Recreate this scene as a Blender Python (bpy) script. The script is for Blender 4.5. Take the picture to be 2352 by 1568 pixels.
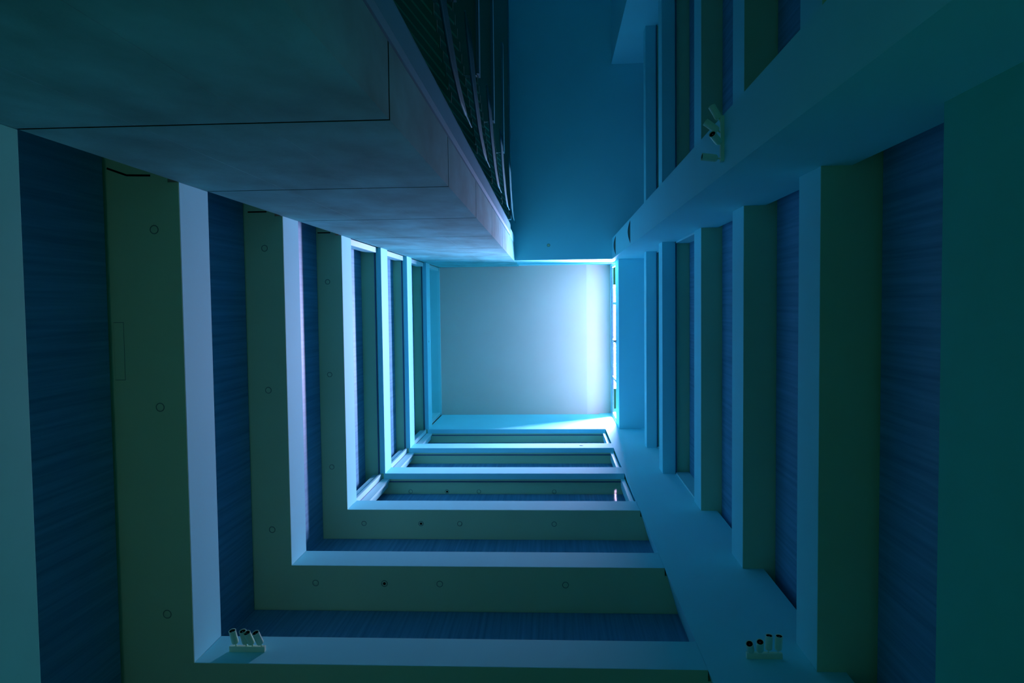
import bpy, bmesh, math, random
from mathutils import Matrix, Vector
random.seed(7)
for o in list(bpy.data.objects):
    bpy.data.objects.remove(o)
SC = bpy.context.scene
COL = SC.collection

# ------------------------------------------------------------------ camera
# world: X = photo right, Y = photo down, Z = up the shaft; the camera looks almost straight up
F_PX = 1742.22
RX, RY, RZ = 0.0488, 0.0534, -0.0117
def rotx(a): return Matrix(((1, 0, 0), (0, math.cos(a), -math.sin(a)), (0, math.sin(a), math.cos(a))))
def roty(a): return Matrix(((math.cos(a), 0, math.sin(a)), (0, 1, 0), (-math.sin(a), 0, math.cos(a))))
def rotz(a): return Matrix(((math.cos(a), -math.sin(a), 0), (math.sin(a), math.cos(a), 0), (0, 0, 1)))
W2C = rotx(RX) @ roty(RY) @ rotz(RZ)                 # world -> (right, down, forward)
right, down, fwd = W2C.row[0], W2C.row[1], W2C.row[2]
cam_data = bpy.data.cameras.new('camera')
cam_data.sensor_width = 36.0
cam_data.lens = 36.0 * F_PX / 2352.0
cam_data.clip_end = 300
cam = bpy.data.objects.new('camera', cam_data)
COL.objects.link(cam)
M = Matrix.Identity(4)
for i in range(3):
    M[i][0], M[i][1], M[i][2] = right[i], -down[i], -fwd[i]
cam.matrix_world = M
SC.camera = cam

# ------------------------------------------------------------------ light
SC.view_settings.view_transform = 'Standard'
SC.view_settings.look = 'None'
SC.view_settings.gamma = 1.0
SC.view_settings.exposure = 0.0
SC.view_settings.use_curve_mapping = False
SC.cycles.max_bounces = 8
SC.cycles.diffuse_bounces = 7
SC.cycles.transparent_max_bounces = 16
SC.cycles.sample_clamp_indirect = 4.0

world = bpy.data.worlds.new('world')
SC.world = world
world.use_nodes = True
bg = world.node_tree.nodes['Background']
WORLD_COL, WORLD_STR = (0.13, 0.62, 0.42, 1), 0.32
bg.inputs[0].default_value = WORLD_COL
bg.inputs[1].default_value = WORLD_STR

WIN_X, WIN_Z0, WIN_Z1, WIN_Y0, WIN_Y1 = 2.742, 33.2, 35.60, -1.72, 5.10
ld = bpy.data.lights.new('clerestory_daylight', 'AREA')
ld.shape = 'RECTANGLE'
ld.size, ld.size_y = 2.35, 5.0
ld.color = (0.66, 0.565, 1.0)
ld.energy = 17200
# overcast sky directly above the strip of roof outside the clerestory window
lo = bpy.data.objects.new('clerestory_daylight', ld)
COL.objects.link(lo)
lo.location = (2.84 + 1.175, 1.60, 36.78)
lo.visible_camera = True

# ------------------------------------------------------------------ materials
def mat(name, base, rough=0.7, var=0.0, scale=3.0, stretch=(1, 1, 1), col2=None, bump=0.0, bscale=40.0, detail=4.0, lo_=0.35, hi_=0.65, spec=0.3, metal=0.0):
    m = bpy.data.materials.new(name)
    m.use_nodes = True
    nt = m.node_tree
    b = nt.nodes['Principled BSDF']
    b.inputs['Roughness'].default_value = rough
    b.inputs['Metallic'].default_value = metal
    b.inputs['Specular IOR Level'].default_value = spec
    b.inputs['Base Color'].default_value = (*base, 1)
    geo = nt.nodes.new('ShaderNodeNewGeometry')
    mp = nt.nodes.new('ShaderNodeMapping')
    mp.inputs['Scale'].default_value = stretch
    nt.links.new(geo.outputs['Position'], mp.inputs['Vector'])
    if col2 is not None:
        n = nt.nodes.new('ShaderNodeTexNoise')
        n.inputs['Scale'].default_value = scale
        n.inputs['Detail'].default_value = detail
        r = nt.nodes.new('ShaderNodeValToRGB')
        r.color_ramp.elements[0].position = lo_
        r.color_ramp.elements[1].position = hi_
        r.color_ramp.elements[0].color = (*base, 1)
        r.color_ramp.elements[1].color = (*col2, 1)
        nt.links.new(mp.outputs[0], n.inputs['Vector'])
        nt.links.new(n.outputs['Fac'], r.inputs['Fac'])
        nt.links.new(r.outputs[0], b.inputs['Base Color'])
    if bump > 0:
        n2 = nt.nodes.new('ShaderNodeTexNoise')
        n2.inputs['Scale'].default_value = bscale
        n2.inputs['Detail'].default_value = 6
        bp = nt.nodes.new('ShaderNodeBump')
        bp.inputs['Strength'].default_value = bump
        bp.inputs['Distance'].default_value = 0.01
        nt.links.new(mp.outputs[0], n2.inputs['Vector'])
        nt.links.new(n2.outputs['Fac'], bp.inputs['Height'])
        nt.links.new(bp.outputs[0], b.inputs['Normal'])
    return m

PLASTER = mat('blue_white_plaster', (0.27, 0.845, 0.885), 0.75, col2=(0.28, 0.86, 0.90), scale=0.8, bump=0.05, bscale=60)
PLASTER_SHADED = mat('shaded_low_plaster', (0.05, 0.58, 0.44), 0.75, col2=(0.06, 0.61, 0.47), scale=0.8, bump=0.05, bscale=60)  # lowest storey plaster; fading light down the shaft put into its colour
SOFFIT = mat('grey_green_soffit_plaster', (0.48, 0.74, 0.46), 0.85, col2=(0.50, 0.77, 0.48), scale=0.9)
CEIL = mat('ceiling_plaster', (0.80, 0.54, 0.46), 0.85, col2=(0.82, 0.56, 0.48), scale=0.5)
CONC = mat('board_marked_concrete', (0.055, 0.30, 0.29), 0.8, col2=(0.12, 0.56, 0.57), scale=1.1, stretch=(1, 1, 0.6), bump=0.25, bscale=14, detail=8, lo_=0.3, hi_=0.7)
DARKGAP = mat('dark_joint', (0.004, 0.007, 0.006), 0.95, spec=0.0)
WOOD = mat('vertical_grain_wood_veneer', (0.06, 0.26, 0.40), 0.55, col2=(0.14, 0.40, 0.58), scale=1.0, stretch=(14, 14, 0.35), detail=6, lo_=0.3, hi_=0.72)
FRAME = mat('white_window_frame', (0.42, 0.80, 0.80), 0.5)
ABSORBER = mat('light_absorber', (0.13, 0.13, 0.13), 0.9)  # for the added sheet that soaks up light outside the window
STEEL = mat('dark_steel', (0.05, 0.09, 0.10), 0.45, spec=0.5)
PANELM = mat('painted_steel_panel', (0.05, 0.36, 0.46), 0.6)
RAILM = mat('rail_steel', (0.02, 0.22, 0.25), 0.7, spec=0.05)
LIT_EDGE = mat('lit_tread_edge', (0.10, 0.55, 0.45), 0.7, spec=0.1)  # lighter tone paints light caught along the tread edges
TREADM = mat('stair_tread_dark', (0.06, 0.26, 0.22), 0.7)
LAMPM = mat('cream_lamp_enamel', (0.72, 0.92, 0.70), 0.45, spec=0.4)
FLOORM = mat('pale_stone_floor', (0.34, 0.58, 0.52), 0.5, col2=(0.40, 0.63, 0.57), scale=2.0)
WINM = mat('window_frame_dark', (0.05, 0.11, 0.22), 0.4)
TIE = mat('tie_hole_dark', (0.04, 0.08, 0.09), 0.9)
MARK = mat('grey_plate', (0.16, 0.26, 0.20), 0.6)

def glass_mat():
    m = bpy.data.materials.new('clear_glass')
    m.use_nodes = True
    nt = m.node_tree
    nt.nodes.remove(nt.nodes['Principled BSDF'])
    out = nt.nodes['Material Output']
    t = nt.nodes.new('ShaderNodeBsdfTransparent')
    t.inputs[0].default_value = (0.93, 0.98, 0.98, 1)
    g = nt.nodes.new('ShaderNodeBsdfGlossy')
    g.inputs['Roughness'].default_value = 0.04
    mx = nt.nodes.new('ShaderNodeMixShader')
    mx.inputs[0].default_value = 0.002
    nt.links.new(t.outputs[0], mx.inputs[1])
    nt.links.new(g.outputs[0], mx.inputs[2])
    nt.links.new(mx.outputs[0], out.inputs['Surface'])
    return m
GLASS = glass_mat()

# ------------------------------------------------------------------ helpers
def link(name, me, material, loc=(0, 0, 0), parent=None):
    o = bpy.data.objects.new(name, me)
    COL.objects.link(o)
    if material is not None and len(me.materials) == 0:
        me.materials.append(material)
    base = Vector((0, 0, 0))
    p = parent
    while p is not None:
        base += p.location
        p = p.parent
    o.location = Vector(loc) - base
    o.parent = parent
    return o

def tag(o, label=None, cat=None, group=None, kind=None):
    if label: o['label'] = label
    if cat: o['category'] = cat
    if group: o['group'] = group
    if kind: o['kind'] = kind
    return o

def empty(name, loc):
    e = bpy.data.objects.new(name, None)
    e.empty_display_size = 0.2
    COL.objects.link(e)
    e.location = loc
    return e

def mesh_from(bm, name='m'):
    me = bpy.data.meshes.new(name)
    bmesh.ops.recalc_face_normals(bm, faces=bm.faces)
    bm.to_mesh(me)
    bm.free()
    return me

def box(name, x0, x1, y0, y1, z0, z1, material, parent=None, bevel=0.0):
    x0, x1 = min(x0, x1), max(x0, x1)
    y0, y1 = min(y0, y1), max(y0, y1)
    c = Vector(((x0 + x1) / 2, (y0 + y1) / 2, (z0 + z1) / 2))
    bm = bmesh.new()
    bmesh.ops.create_cube(bm, size=1.0)
    bmesh.ops.scale(bm, vec=(x1 - x0, y1 - y0, z1 - z0), verts=bm.verts)
    if bevel > 0:
        bmesh.ops.bevel(bm, geom=bm.edges[:], offset=bevel, segments=2, affect='EDGES', profile=0.6)
    return link(name, mesh_from(bm, name), material, c, parent)

def boxes(name, lst, material, parent=None):
    """one part made of several touching boxes"""
    xs = [b for l in lst for b in l[0:2]]; ys = [b for l in lst for b in l[2:4]]; zs = [b for l in lst for b in l[4:6]]
    c = Vector(((min(xs) + max(xs)) / 2, (min(ys) + max(ys)) / 2, (min(zs) + max(zs)) / 2))
    bm = bmesh.new()
    for x0, x1, y0, y1, z0, z1 in lst:
        r = bmesh.ops.create_cube(bm, size=1.0)
        vs = r['verts']
        bmesh.ops.scale(bm, vec=(abs(x1 - x0), abs(y1 - y0), abs(z1 - z0)), verts=vs)
        bmesh.ops.translate(bm, vec=Vector(((x0 + x1) / 2, (y0 + y1) / 2, (z0 + z1) / 2)) - c, verts=vs)
    return link(name, mesh_from(bm, name), material, c, parent)

def prism(name, pts, z0, z1, material, parent=None, bevel=0.0):
    cx = sum(p[0] for p in pts) / len(pts); cy = sum(p[1] for p in pts) / len(pts)
    c = Vector((cx, cy, (z0 + z1) / 2)); h = (z1 - z0) / 2
    bm = bmesh.new()
    lo_v = [bm.verts.new((p[0] - cx, p[1] - cy, -h)) for p in pts]
    hi_v = [bm.verts.new((p[0] - cx, p[1] - cy, h)) for p in pts]
    bm.faces.new(lo_v); bm.faces.new(hi_v)
    n = len(pts)
    for i in range(n):
        bm.faces.new((lo_v[i], lo_v[(i + 1) % n], hi_v[(i + 1) % n], hi_v[i]))
    return link(name, mesh_from(bm, name), material, c, parent)

def tube(name, pts, r, material, parent=None, seg=8):
    """smooth swept round bar along points"""
    pts = [Vector(p) for p in pts]
    c = sum(pts, Vector()) / len(pts)
    bm = bmesh.new()
    rings = []
    for i, p in enumerate(pts):
        d = (pts[min(i + 1, len(pts) - 1)] - pts[max(i - 1, 0)]).normalized()
        a = d.orthogonal().normalized() if abs(d.x) > 0.9 else d.cross(Vector((1, 0, 0))).normalized()
        b = d.cross(a)
        rings.append([bm.verts.new(p - c + (a * math.cos(t) + b * math.sin(t)) * r) for t in (2 * math.pi * j / seg for j in range(seg))])
    for q in range(len(rings) - 1):
        for j in range(seg):
            bm.faces.new((rings[q][j], rings[q][(j + 1) % seg], rings[q + 1][(j + 1) % seg], rings[q + 1][j]))
    bm.faces.new(rings[0]); bm.faces.new(rings[-1])
    for fc in bm.faces: fc.smooth = len(fc.verts) == 4
    return link(name, mesh_from(bm, name), material, c, parent)

def lathe_mesh(prof, seg=28):
    """prof: list of (r, z); revolved about Z"""
    bm = bmesh.new()
    rings = []
    for r, z in prof:
        if r < 1e-6:
            rings.append([bm.verts.new((0, 0, z))])
        else:
            rings.append([bm.verts.new((r * math.cos(2 * math.pi * j / seg), r * math.sin(2 * math.pi * j / seg), z)) for j in range(seg)])
    for a, b in zip(rings[:-1], rings[1:]):
        for j in range(seg):
            k = (j + 1) % seg
            if len(a) == 1 and len(b) == 1: continue
            if len(a) == 1: bm.faces.new((a[0], b[j], b[k]))
            elif len(b) == 1: bm.faces.new((a[j], a[k], b[0]))
            else: bm.faces.new((a[j], a[k], b[k], b[j]))
    for fc in bm.faces: fc.smooth = True
    return mesh_from(bm, 'lathe')

# ------------------------------------------------------------------ dimensions
H = 4.2
Z = [6.4988 + H * k for k in range(8)]          # underside of each storey's slab
PH = 0.92                                       # height of the white band
XW, YS, XE = -5.337, 5.229, 3.685               # faces of the shaft
YC, XC = -1.815, -1.57                          # concrete wall face and its end
YN, XA = -1.85, 2.483                           # cross wall on the right
YB = -2.70
YN2 = -9.78
CEIL_Z = 36.0
ZLOW = 2.3
DW = {0: 1.2, 1: 1.06, 2: 0.785, 3: 0.64, 4: 0.57, 5: 0.46, 6: 0.52, 7: 0.50}
DS = {0: 1.2, 1: 1.05, 2: 0.91, 3: 0.755, 4: 0.64, 5: 0.57, 6: 0.56}
DE = {0: 0.95, 1: 0.79, 2: 0.62, 3: 0.51, 4: 0.455, 5: 0.42, 6: 0.40}
RING = ['outermost', 'second', 'third', 'fourth', 'fifth', 'sixth', 'innermost']

# ------------------------------------------------------------------ shell
tag(box('floor', -22, 22, -24, 22, -1.75, -1.6, FLOORM), 'pale stone floor of the hall below', kind='structure')
# ceiling: flat field, then a strip sloping up to the clerestory window
ce = tag(empty('ceiling', (-1.5, 1.5, CEIL_Z)), 'pale blue flat ceiling at the top of the shaft', kind='structure')
box('ceiling_field', -7.2, 1.60, -4.2, 7.0, CEIL_Z, CEIL_Z + 0.3, CEIL, ce)
bm = bmesh.new()
pr = [(1.60, CEIL_Z), (2.80, 36.42), (2.83, 36.42), (2.83, 37.9), (1.60, 37.9)]
va = [bm.verts.new((x - 2.5, -4.2 - 1.4, z - 36.9)) for x, z in pr]
vb = [bm.verts.new((x - 2.5, 7.0 - 1.4, z - 36.9)) for x, z in pr]
bm.faces.new(va); bm.faces.new(vb)
for i in range(5): bm.faces.new((va[i], va[(i + 1) % 5], vb[(i + 1) % 5], vb[i]))
tag(link('sloped_strip', mesh_from(bm), CEIL, (2.5, 1.4, 36.9), ce), 'brighter ceiling strip sloping up to the window')

# outer shells closing the recesses behind the galleries
tag(box('wall_west', -7.9, -7.3, -14.6, 8.0, ZLOW, 38.0, PLASTER), 'plain wall behind the left galleries', kind='structure')
tag(box('wall_south', -7.3, 6.6, 7.2, 8.0, ZLOW, 38.0, PLASTER), 'plain wall behind the bottom galleries', kind='structure')
tag(box('wall_east', 5.6, 6.2, -14.6, 7.2, ZLOW, 32.2, PLASTER), 'plain wall behind the right galleries', kind='structure')
tag(box('wall_north', -7.3, 5.6, -14.6, -14.0, ZLOW, 38.0, PLASTER), 'far wall closing the stair hall at the top of the photo', kind='structure')

# solid pier in the bottom right corner with splayed cheek
tag(prism('wall_south_pier', [(2.165, YS), (XE, YS), (XE, 6.9), (2.44, 6.9), (2.44, 6.20)], ZLOW, 37.9, PLASTER),
    'broad plain white pier in the lower right corner', kind='structure')
# cross wall on the right: end face, side face, chamfered back
tag(prism('wall_cross', [(XA, YB), (XA, YN), (XE, YN), (XE, YB)], ZLOW, Z[6] + 0.01, PLASTER),
    'white cross wall rising diagonally at the upper right with a spotlight rail on its end', kind='structure')
tag(prism('wall_cross_far', [(XA, YN2), (5.5, YN2), (5.5, -13.9), (XA, -13.9)], ZLOW, Z[6], PLASTER),
    'blue lit wall at the top of the photo behind the right hand galleries', kind='structure')
# solid wall under the lowest right-hand gallery
tag(box('wall_east_lower', XE, 4.9, YN, YS, ZLOW, Z[0] - 0.001, PLASTER_SHADED), 'plain dark wall at the right edge of the photo', kind='structure')
tag(box('wall_west_lower', XW - 0.4, XW, -2.4, YS, ZLOW, Z[0], PLASTER_SHADED), 'plain wall below the left galleries', kind='structure')
tag(box('wall_south_lower', XW, 2.165, YS, YS + 0.4, ZLOW, Z[0], PLASTER_SHADED), 'plain wall below the bottom galleries', kind='structure')

# roof slab over the stair hall with its white fascia
rs = tag(empty('ceiling_north', (0.4, -6, Z[6])), 'large smooth teal ceiling panel over the stair hall at the top centre', kind='structure')
box('slab', XC + 0.0, 5.5, -13.99, YN - 0.02, Z[6] + 0.012, Z[6] + 0.6, PLASTER, rs)
box('slab', -7.2, XC, -13.99, -2.6, Z[6] + 0.012, Z[6] + 0.6, PLASTER, rs)
box('fascia', XC, 2.9, YN - 0.3, YN, Z[6] + 0.02, 37.7, PLASTER, rs)
box('fascia_upstand', XC, 2.75, YN, YN + 0.05, Z[6] + 2.3, Z[6] + 2.36, PLASTER, rs)

# ------------------------------------------------------------------ concrete wall in pours
cw = tag(empty('wall_concrete', (-3.4, -2.2, ZLOW)), 'board marked concrete wall filling the upper left, cast in storey high pours', kind='structure')
JZ = [ZLOW] + [Z[k] + PH for k in range(7)] + [CEIL_Z]
JZ[0] = Z[0] + PH - H
tiemesh = lathe_mesh([(0.0, -0.0), (0.022, 0.0), (0.028, 0.006), (0.028, 0.012)], 12)
xcols = [XW, -4.10, -2.86, XC]
box('core', XW, XC - 0.004, -2.566, YC - 0.004, JZ[0], CEIL_Z, DARKGAP, cw)
for r in range(len(JZ) - 1):
    z0, z1 = JZ[r] + 0.026, JZ[r + 1] - 0.026
    if z1 - z0 < 0.3: continue
    for c in range(3):
        x0 = xcols[c] + (0.003 if c else 0); x1 = xcols[c + 1] - (0.003 if c < 2 else 0)
        yb = -2.57 if c == 2 else YC - 0.03
        if c == 2:
            pnl = boxes('concrete_panel', [(x0, x1 - 0.03, YC - 0.03, YC, z0, z1), (x1 - 0.03, x1, -2.57, YC, z0, z1)], CONC, cw)
        else:
            pnl = box('concrete_panel', x0, x1, YC - 0.03, YC, z0, z1, CONC, cw)
        for fx in (0.22, 0.72):
            for zz in (z0 + 0.5, z1 - 0.55):
                t = link('tie_hole', tiemesh, TIE, (x0 + (x1 - x0) * fx + random.uniform(-.04, .04), YC - 0.006, zz + random.uniform(-.06, .06)), pnl)
                t.rotation_euler = (math.radians(90), 0, 0)
    # end face joint pieces are the return of the third panel

# ------------------------------------------------------------------ galleries
def frame_bar(parent, *b):
    return box('window_frame', *b, FRAME, parent)

def gallery_west(k):
    y0, y1 = -2.40, YS
    a = XW + (0.05 if k >= 4 else 0.0)
    g = empty('gallery', (XW - 0.5, 1.5, Z[k]))
    tag(g, 'gallery with white parapet on the left, %s ring from the photo edge' % RING[k], 'gallery', 'left galleries')
    box('parapet', a - 0.16, a, YC + 0.002, YS + 0.0, Z[k] + (0.009 if k < 4 else 0), Z[k] + PH, PLASTER if k else PLASTER_SHADED, g, 0.006)
    lint = 0.16 if k < 4 else 0.11
    parts = [(XW - DW[k] - 0.35, a - (0.162 if k < 4 else lint), y0, YS + DS[min(k, 6)] + 0.35, Z[k] + (0.0 if k < 4 else 0.03), Z[k] + 0.34)]
    if k < 4:
        parts.append((a - 0.162, a - 0.003, YC + 0.001, YS - 0.001, Z[k], Z[k] + 0.008))
    parts.append((a - (0.162 if k < 4 else lint), XW + 0.0005, YS + 0.0005, YS + DS[min(k, 6)] + 0.35, parts[0][4], Z[k] + 0.34))
    s = boxes('soffit', parts, SOFFIT, g)
    d = DW[k + 1]
    gap = 0.10 if k == 0 else 0.035
    if k < 6:
        wp = box('wood_panel', XW - d - 0.08, XW - d, y0, YS + DS[min(k + 1, 6)] + 0.02, Z[k] + 0.34, Z[k + 1] - gap, WOOD, g)
        ds = DS[k + 1]
        box('wood_panel', XW - d, XW, YS + ds, YS + ds + 0.08, Z[k] + 0.34, Z[k + 1] - gap, WOOD, g)
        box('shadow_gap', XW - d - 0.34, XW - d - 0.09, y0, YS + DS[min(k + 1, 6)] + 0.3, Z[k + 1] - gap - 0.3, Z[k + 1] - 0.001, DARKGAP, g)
        box('end_wall', XW - d - 0.3, XW - 0.165, y0 - 0.1, y0, Z[k] + 0.34, Z[k + 1] - 0.001, PLASTER, g)
    if k >= 3:
        zt = Z[k + 1] - 0.001 if k < 6 else CEIL_Z
        zb = Z[k] + PH
        xf = XW - 0.07
        # north jamb, bottom rail, top track and pane of the glazed storeys
        frame_bar(g, xf - 0.30, xf, YC + 0.0, YC + 0.16, zb, zt)
        frame_bar(g, xf - 0.10, xf - 0.04, YC + 0.16, YS + 0.1, zb - 0.05, zb - 0.0)
        box('window_track', xf - 0.085, xf - 0.055, YC + 0.16, YS + 0.05, zt - 0.05, zt - 0.001, WINM, g)
        box('glass_pane', xf - 0.075, xf - 0.065, YC + 0.16, YS + 0.06, zb, zt - 0.05, GLASS, g)
        box('parapet_back', a - 0.20, a - 0.16, YC, YS, Z[k] + 0.345, zb - 0.06, PLASTER, g)
    return g

def gallery_south(k):
    g = empty('gallery', (-1.6, YS + 0.5, Z[k]))
    tag(g, 'gallery with white parapet at the bottom, %s ring from the photo edge' % RING[k], 'gallery', 'bottom galleries')
    a = YS
    ph = PH if k < 6 else CEIL_Z - Z[6] - 0.005
    box('parapet', XW, 2.165, a, a + 0.16, Z[k] + (0.009 if k < 4 else 0), Z[k] + ph, PLASTER, g, 0.006)
    if k < 6 or True:
        parts = [(XW + 0.001, 2.44, a + (0.162 if k < 4 else 0.18), a + DS[k] + 0.35, Z[k] + (0.0005 if k < 4 else 0.03), Z[k] + 0.3405)]
        if k < 4:
            parts.append((XW + 0.001, 2.164, a + 0.003, a + 0.162, Z[k] + 0.0005, Z[k] + 0.008))
        boxes('soffit', parts, SOFFIT, g)
        if k >= 4:
            box('lintel', XW, 2.165, a + 0.16, a + 0.18, Z[k], Z[k] + 0.3, PLASTER, g)
    if k < 6:
        d = DS[k + 1]
        gap = 0.10 if k == 0 else 0.035
        box('wood_panel', XW + 0.001, 2.44, a + d, a + d + 0.08, Z[k] + 0.34, Z[k + 1] - gap, WOOD, g)
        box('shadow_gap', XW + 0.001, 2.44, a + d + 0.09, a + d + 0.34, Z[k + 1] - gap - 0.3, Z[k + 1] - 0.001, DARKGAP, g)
        if k >= 3:
            zb, zt = Z[k] + PH, Z[k + 1] - 0.001
            yf = a + 0.18
            frame_bar(g, 2.05, 2.165, yf - 0.02, yf + 0.26, zb, zt)
            frame_bar(g, XW + 0.1, 2.05, yf + 0.04, yf + 0.10, zb - 0.05, zb)
            box('window_track', XW + 0.14, 2.05, yf + 0.055, yf + 0.085, zt - 0.05, zt - 0.001, WINM, g)
            box('glass_pane', XW + 0.14, 2.05, yf + 0.065, yf + 0.075, zb, zt - 0.05, GLASS, g)
    return g

def corner_post(k, g):
    zb, zt = Z[k] + PH - 0.06, Z[k + 1] - 0.001
    p = boxes('corner_post', [(-5.66, -5.40, YS + 0.04, 5.66, zb, zt), (-5.40, -5.20, 5.40, 5.66, zb, zt)], FRAME, g)
    p['label'] = 'white corner post of the glazing'
    box('gasket', -5.402, -5.386, 5.386, 5.402, zb, zt, WINM, p)
    box('cover_strip', -5.46, -5.40, YS + 0.0, YS + 0.04, zb, zt, FRAME, p)
    box('cover_strip', -5.20, -5.15, 5.40, 5.47, zb, zt, FRAME, p)

def gallery_east(k, y0, y1, north=False):
    where = 'right side' if not north else 'upper right beyond the cross wall'
    g = empty('gallery', (XE + 0.4, (y0 + y1) / 2, Z[k]))
    tag(g, 'gallery on the %s, %s ring from the photo edge' % (where, RING[k]), 'gallery', 'right galleries' if not north else 'right galleries beyond the cross wall')
    zend = YS if not north else YB
    if k <= 3:
        box('parapet', XE, XE + 0.16, y0, y1, Z[k] + (0.009 if k else -0.001), Z[k] + PH, PLASTER if k else PLASTER_SHADED, g, 0.006 if k else 0.0)
        boxes('soffit', [(XE + 0.162, XE + DE[k] + 0.45, y0 - (0.35 if not north else 0), y1 + (0.7 if not north else 0), Z[k], Z[k] + 0.34),
                         (XE + (0.003 if k else 0.161), XE + 0.163, y0, y1, Z[k], Z[k] + 0.008)], SOFFIT, g)
    elif k in (4, 5):
        fx = 3.33 if k == 4 else 3.36
        hh = 0.74 if k == 4 else 0.61
        box('beam', fx, XE + 0.04, y0, y1, Z[k], Z[k] + hh, PLASTER, g, 0.006)
        box('soffit', XE + 0.07, XE + DE[k] + 0.45, y0 - (0.35 if not north else 0), y1 + (0.6 if not north else 0), Z[k] + 0.03, Z[k] + 0.34, SOFFIT, g)
        box('sill', XE + 0.04, XE + 0.2, y0, y1, Z[k] + 0.34, Z[k] + PH - 0.3, PLASTER, g)
    if not north:
        zt_ = Z[k + 1] - 0.001
        prism('end_wall', [(XE, YN), (4.10, YN), (4.50, -2.17), (4.9, -2.17), (4.9, -2.42), (XE, -2.42)], Z[k] + 0.34, zt_, PLASTER, g)
        prism('end_wall', [(XE, YS), (4.09, YS), (4.32, 5.86), (4.9, 5.95), (4.9, 6.05), (XE, 6.05)], Z[k] + 0.34, zt_, PLASTER, g)
    else:
        box('end_wall', XE, 4.9, YB - 0.001, YB + 0.2, Z[k] + 0.34, Z[k + 1], PLASTER, g)
    if k < 6:
        d = DE[k + 1]
        gap = 0.10 if k == 0 else 0.035
        ya, yb_ = (y0 - 0.32, y1 + 0.6) if not north else (y0, y1)
        box('wood_panel', XE + d, XE + d + 0.08, ya, yb_, Z[k] + 0.34, Z[k + 1] - gap, WOOD, g)
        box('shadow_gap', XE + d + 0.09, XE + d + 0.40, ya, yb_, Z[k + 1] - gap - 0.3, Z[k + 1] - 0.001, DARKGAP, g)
        if k in (3, 4) :
            zb, zt = Z[k] + (PH if k == 3 else 0.74), Z[k + 1] - 0.001
            xf = XE + 0.045
            box('window_track', xf, xf + 0.02, y0, y1, zt - 0.08, zt - 0.001, WINM, g)
            if not north:
                frame_bar(g, xf, xf + 0.40, y1 - 0.05, y1 - 0.001, zb, zt)
                frame_bar(g, xf, xf + 0.40, y0 + 0.001, y0 + 0.05, zb, zt)
                box('glass_pane', xf + 0.005, xf + 0.015, y0 + 0.05, y1 - 0.05, zb, zt - 0.08, GLASS, g)
    return g

for k in range(7):
    gw = gallery_west(k)
    if k in (3, 4, 5):
        corner_post(k, gw)
    gallery_south(k)
# west top storey: jambs to the ceiling, glazed back
for k in range(6):
    gallery_east(k, YN, YS)
for k in range(1, 6):
    gallery_east(k, YN2, YB, True)
# upper left glazing of the top storey
gt = tag(empty('window_1', (-5.7, 1.7, Z[6] + PH)), 'long narrow window under the ceiling on the left, teal panes in white frame', kind='structure')
box('back_panel', -5.95, -5.87, -2.4, YS, Z[6] + 0.34, CEIL_Z, PLASTER, gt)
frame_bar(gt, -5.86, -5.40, YS - 0.12, YS, Z[6] + PH, CEIL_Z)
box('head', -5.90, -5.36, YC, YS, CEIL_Z - 0.10, CEIL_Z, FRAME, gt)

# right top slab: deep soffit, upstand, clerestory window
us = tag(empty('gallery', (3.2, 1.7, Z[6])), 'deep plain slab under the bright window at the upper right, innermost ring', 'gallery')
box('slab', 2.74, 5.5, YN, YS, Z[6], Z[6] + 0.4, PLASTER, us, 0.006)
box('bounce_absorber', 2.95, 5.5, YN, YS, Z[6] + 0.4, Z[6] + 0.45, ABSORBER, us)  # unseen dark sheet added to cut the bounce onto the ceiling
box('upstand', 2.742, 2.95, YN, YS, Z[6] + 0.4, WIN_Z0, PLASTER, us)
w = tag(empty('window_2', (WIN_X, 1.7, WIN_Z0)), 'narrow bright clerestory window along the right edge of the ceiling', kind='structure')
ym = [WIN_Y0 + (WIN_Y1 - WIN_Y0) * i / 4 for i in range(5)]
for i in range(4):
    box('pane', WIN_X + 0.03, WIN_X + 0.04, ym[i] + 0.05, ym[i + 1] - 0.05, WIN_Z0 + 0.05, WIN_Z1 - 0.28, GLASS, w)
for i in range(5):
    box('mullion', WIN_X, WIN_X + 0.08, ym[i] - 0.06, ym[i] + 0.06, WIN_Z0, WIN_Z1, FRAME, w)
box('bottom_rail', WIN_X - 0.01, WIN_X + 0.05, WIN_Y0, WIN_Y1, WIN_Z0 - 0.02, WIN_Z0 + 0.05, FRAME, w)
box('top_rail', WIN_X - 0.01, WIN_X + 0.07, WIN_Y0, WIN_Y1, WIN_Z1 - 0.28, WIN_Z1 + 0.02, WINM, w)
box('head_panel', WIN_X, 2.83, YN, YS, WIN_Z1 + 0.02, 36.42, PLASTER, w)
box('side_trim', WIN_X - 0.02, WIN_X + 0.09, YN, WIN_Y0 - 0.035, WIN_Z0, WIN_Z1, FRAME, w)
box('side_trim', WIN_X - 0.02, WIN_X + 0.09, WIN_Y1 + 0.035, YS, WIN_Z0, WIN_Z1, FRAME, w)
box('outer_cheek', 2.95, 5.3, YN - 0.3, YN - 0.1, Z[6] + 0.6, 37.0, PLASTER, w)
act = tag(empty('window_actuator', (2.74, 1.62, WIN_Z0 - 0.12)), 'small dark window opener on the clerestory sill', 'actuator')
box('body', 2.64, 2.742, 1.58, 1.66, WIN_Z0 - 0.12, WIN_Z0 - 0.02, STEEL, act, 0.01)
box('arm', 2.69, 2.73, 1.61, 1.63, WIN_Z0 - 0.02, WIN_Z0 + 0.3, STEEL, act)

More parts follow.
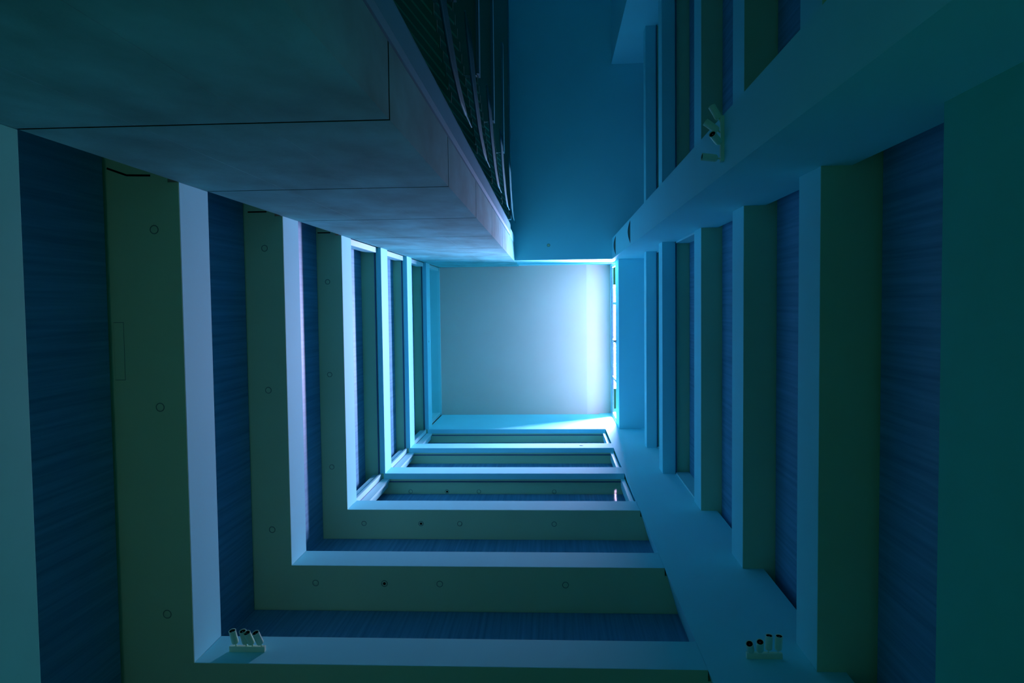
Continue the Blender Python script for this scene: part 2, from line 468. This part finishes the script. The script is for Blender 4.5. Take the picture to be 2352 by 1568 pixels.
# ------------------------------------------------------------------ flush downlights
ringm = lathe_mesh([(0.053, 0.0), (0.053, -0.004), (0.060, -0.006), (0.064, -0.003), (0.066, 0.0)], 32)
lensm = lathe_mesh([(0.0, -0.002), (0.050, -0.002), (0.052, 0.0)], 28)
holem = lathe_mesh([(0.0, -0.004), (0.028, -0.004), (0.030, 0.0)], 20)
def downlight(x, y, k, label, dark=False, big=1.0):
    zz = Z[k] + (0.03 if (k >= 4 and k < 6) else (0.012 if k == 6 else 0)) - 0.0005
    e = empty('downlight', (x, y, zz))
    tag(e, label, 'downlight', 'flush downlights')
    r = link('ring', ringm, MARK, (x, y, zz), e)
    l = link('lens', lensm, SOFFIT if k < 6 else PLASTER, (x, y, zz), e)
    if dark:
        link('open_lamp_hole', holem, DARKGAP, (x, y, zz - 0.001), e)
pos = ['upper', 'middle', 'lower']
for k, ys in ((1, (-1.143, 1.429, 4.498)), (2, (-1.184, 1.656, 4.494)), (3, (-0.642, 1.728, 4.116))):
    for i, y in enumerate(ys):
        downlight(-5.72, y, k, '%s flush round downlight in the left soffit of the %s ring' % (pos[i], RING[k]))
for k, xs in ((2, (-4.852, -3.441, -2.317, 0.207)), (3, (-4.913, -3.43, -2.428, -0.009)), (4, (-4.5, -3.35, -2.35, 0.0))):
    for i, x in enumerate(xs):
        downlight(x, YS + 0.357 + (0.22 if k == 4 else 0), k, '%s downlight from the left in the bottom soffit, %s ring%s' % (['first', 'second', 'third', 'fourth'][i], RING[k], ', dark centre' if i == 1 else ''), i == 1)
downlight(-0.144, -2.457, 6, 'small round downlight near the front edge of the top centre ceiling panel')

# access hatch in the left soffit
ha = tag(empty('access_hatch', (-6.29, 0.61, Z[1])), 'flush rectangular access hatch in the left soffit beside the wood panelling', 'hatch')
box('joint', -6.375, -6.222, 0.185, 1.03, Z[1] - 0.0015, Z[1] - 0.0005, MARK, ha)
box('leaf', -6.372, -6.229, 0.193, 1.022, Z[1] - 0.004, Z[1] - 0.0005, SOFFIT, ha)
# dark slots at the ends of the left soffits, next to the concrete wall
for k, pts in ((1, [(-6.39, -2.03), (-6.10, -1.925), (-5.75, -1.915)]), (2, [(-6.04, -1.905), (-5.66, -1.905)]), (3, [(-5.95, -1.885), (-5.62, -1.885)])):
    e = tag(empty('ceiling_slot', (pts[-1][0], pts[-1][1], Z[k])), 'dark narrow slot in the left soffit against the concrete wall, %s ring' % RING[k], 'slot')
    for (xa, ya), (xb, yb) in zip(pts[:-1], pts[1:]):
        L = math.hypot(xb - xa, yb - ya)
        nx, ny = -(yb - ya) / L * 0.014, (xb - xa) / L * 0.014
        prism('slot_trim', [(xa - nx, ya - ny), (xb - nx, yb - ny), (xb + nx, yb + ny), (xa + nx, ya + ny)], Z[k] - 0.003, Z[k] - 0.0004, DARKGAP, e)
# small vents on the bands
for nm, b, lab in (('vent_plate', (XW + 0.05, XW + 0.056, 1.48, 1.56, Z[6] + 0.36, Z[6] + 0.40), 'tiny grey plate on the innermost left parapet'),
                   ('vent_plate', (0.95, 1.09, YS - 0.006, YS, Z[5] + 0.42, Z[5] + 0.5), 'tiny dark slot plate on the bottom parapet, sixth ring')):
    e = tag(empty(nm, (b[0], b[2], b[4])), lab, 'vent')
    box('plate', *b, MARK, e, 0.001)
    box('slot', b[0] - (0.002 if b[1] - b[0] > .05 else -0.006), b[0] + (0.1 if b[1] - b[0] > .05 else 0.008), b[2] + (-0.002 if b[1] - b[0] > .05 else 0.02), b[3] - (0.003 if b[1] - b[0] > .05 else 0.02), b[4] + 0.012, b[5] - 0.012, DARKGAP, e)

# ------------------------------------------------------------------ spotlight rails
canm = lathe_mesh([(0.0, 0.0), (0.036, 0.0), (0.050, 0.014), (0.053, 0.035), (0.053, 0.21), (0.055, 0.216), (0.055, 0.222), (0.046, 0.222), (0.044, 0.21), (0.040, 0.11), (0.0, 0.105)], 24)
bulbm = lathe_mesh([(0.0, 0.214), (0.006, 0.212), (0.010, 0.206), (0.010, 0.200)], 14)
bafm = lathe_mesh([(0.0, 0.200), (0.030, 0.202), (0.0445, 0.214)], 24)
BULB = mat('lamp_reflector', (0.35, 0.45, 0.45), 0.15, metal=0.9)
def spot_rail(name_loc, axis, u0, u1, zz, dirs, label, cx_out):
    """axis 'S': rail on the south face, cans reach towards -Y; axis 'N': rail on the west face of the cross wall, cans towards -X"""
    e = empty('spotlight_rail', name_loc)
    tag(e, label, 'spotlight')
    if axis == 'S':
        rail = box('rail', u0, u1, YS - 0.085, YS + 0.004, zz - 0.035, zz + 0.035, LAMPM, e, 0.008)
        box('mounting_plate', u0 + 0.06, u1 - 0.06, YS - 0.012, YS + 0.0, zz + 0.035, zz + 0.10, LAMPM, e)
    else:
        rail = box('rail', XA - 0.05, XA + 0.004, u0, u1, zz - 0.035, zz + 0.035, LAMPM, e, 0.008)
        box('end_cap', XA - 0.055, XA, u1, u1 + 0.012, zz - 0.03, zz + 0.03, FRAME, e)
    for u, d in dirs:
        v = Vector(d).normalized()
        p = Vector((u, YS - 0.08, zz)) if axis == 'S' else Vector((XA - 0.045, u, zz))
        q = p + v * 0.05
        st = tube('stem', [p, q], 0.012, LAMPM, e, 8)
        c = link('lamp_can', canm, LAMPM, q, e)
        c.rotation_mode = 'QUATERNION'
        c.rotation_quaternion = Vector((0, 0, 1)).rotation_difference(v)
        b = bpy.data.objects.new('bulb', bulbm); COL.objects.link(b)
        if not bulbm.materials: bulbm.materials.append(BULB)
        b.parent = c
        f = bpy.data.objects.new('baffle', bafm); COL.objects.link(f)
        if not bafm.materials: bafm.materials.append(DARKGAP)
        f.parent = c
spot_rail((-4.7, YS, 11.05), 'S', -4.97, -4.42, 11.10, [(-4.87, (-0.12, -1, -0.22)), (-4.71, (-0.10, -1, -0.25)), (-4.61, (-0.20, -1, -0.38)), (-4.47, (-0.24, -1, -0.35))],
          'spotlight rail with four cream cans at the lower left, on the bottom parapet', 0)
spot_rail((3.05, YS, 11.05), 'S', 2.80, 3.32, 11.10, [(2.87, (-0.30, -0.95, -0.75)), (3.00, (-0.16, -0.95, -0.60)), (3.12, (0.02, -1, -0.08)), (3.26, (0.02, -1, -0.12))],
          'spotlight rail with four cans at the lower right, on the white pier', 0)
spot_rail((XA, -2.35, 11.15), 'N', -2.68, -2.03, 11.20, [(-2.60, (-0.45, -1.0, 0.35)), (-2.44, (-0.9, -0.75, 0.25)), (-2.27, (-0.75, -0.55, -0.9)), (-2.07, (-1.0, -0.12, -0.05))],
          'spotlight rail with tilted cans on the end of the cross wall at the upper right', 0)

# half-lens sconces on the end face of the cross wall
def sconce(z, label):
    e = tag(empty('wall_sconce', (XA, -2.28, z)), label, 'sconce', 'sconces on the cross wall')
    pts = [(XA, -2.64)] + [(XA - 0.075 * math.sin(math.pi * t / 10), -2.64 + 0.72 * t / 10) for t in range(1, 10)] + [(XA, -1.92)]
    prism('shade', pts, z, z + 0.05, STEEL, e)
    prism('lens', [(XA, -2.55)] + [(XA - 0.05 * math.sin(math.pi * t / 8), -2.55 + 0.54 * t / 8) for t in range(1, 8)] + [(XA, -2.01)], z - 0.006, z, MARK, e)
sconce(24.4, 'dark lens shaped sconce across the end of the cross wall')
sconce(30.0, 'dark sconce high on the cross wall beside the teal ceiling panel')

# ------------------------------------------------------------------ stair behind the concrete wall
pn = tag(empty('stair_screen', (XC, -2.8, ZLOW)), 'tall smooth blue painted screen running up beside the concrete wall end', 'screen')
for k in range(-1, 6):
    za = Z[0] + PH + H * k
    zb = min(za + H, 28.4)
    if zb <= za: continue
    prism('screen_panel', [(XC - 0.06, -2.60), (XC + 0.01, -2.60), (XC + 0.03, -2.68), (XC + 0.03, -2.98), (XC + 0.005, -3.06), (XC - 0.06, -3.06)], za, zb - 0.001, PANELM, pn)
box('gap_strip', XC - 0.10, XC - 0.02, -2.60, -2.572, ZLOW, 28.3, DARKGAP, pn)
tag(box('wall_stair_end', XC - 0.3, XC + 0.0, -2.9, -2.575, 28.42, Z[6], PLASTER), 'white post above the stair screen', kind='structure')
tag(box('wall_stair_west', -4.4, -4.2, -13.9, -2.6, ZLOW, Z[6], CONC), 'dark concrete wall behind the staircase', kind='structure')
sc = tag(empty('staircase', (-2.8, -5.5, 8.2)), 'dark steel staircase with fans of thin rails behind the end of the concrete wall', 'staircase')
for k in range(0, 5):
    zb = 8.5 + H * k
    st = box('landing', -4.2, -1.58, -8.5, -5.0, zb - 0.2, zb, TREADM, sc)
    n = 14
    for i in range(n):
        t = i / (n - 1)
        x, y, z = -1.60 - 0.02 * t, -4.95 + 1.55 * t, zb + 4.0 * t
        d = Vector((-0.62, -0.78 + 0.25 * (k / 5.0), 0)).normalized()
        nrm = Vector((d.y, -d.x, 0))
        a = Vector((x, y, 0)); b = a + d * 2.0
        wy = 0.085
        prism('lit_edge', [(a.x - 0.02, a.y + wy - 0.03), (b.x, b.y + wy - 0.03), (b.x, b.y + wy + 0.01), (a.x - 0.02, a.y + wy + 0.01)], z - 0.03, z - 0.001, LIT_EDGE, st)  # added pale strip, the lit edge of the tread put into colour
        prism('tread', [(a.x, a.y - wy), (b.x, b.y - wy), (b.x, b.y + wy), (a.x, a.y + wy)], z, z + 0.05, TREADM, st)
    for j in range(9):
        dz = 0.12 * j
        P = [(-1.40, -4.85, zb), (-1.42, -4.60, zb + 0.45), (-1.45, -4.15, zb + 1.4), (-1.48, -3.62, zb + 2.9), (-1.50, -3.40, zb + 4.2), (-1.50, -3.36, zb + 5.0)]
        tube('rail', [(p[0], p[1], p[2] + dz) for p in P], 0.011 if j else 0.022, RAILM, st, 6)
    box('stringer', -1.60, -1.54, -8.5, -5.0, zb - 0.32, zb + 0.02, RAILM, st)
box('landing', -4.2, -1.62, -13.0, -3.3, 29.4, 29.65, TREADM, sc)
box('edge_trim', -1.62, -1.58, -13.0, -3.3, 29.36, 29.7, RAILM, sc)
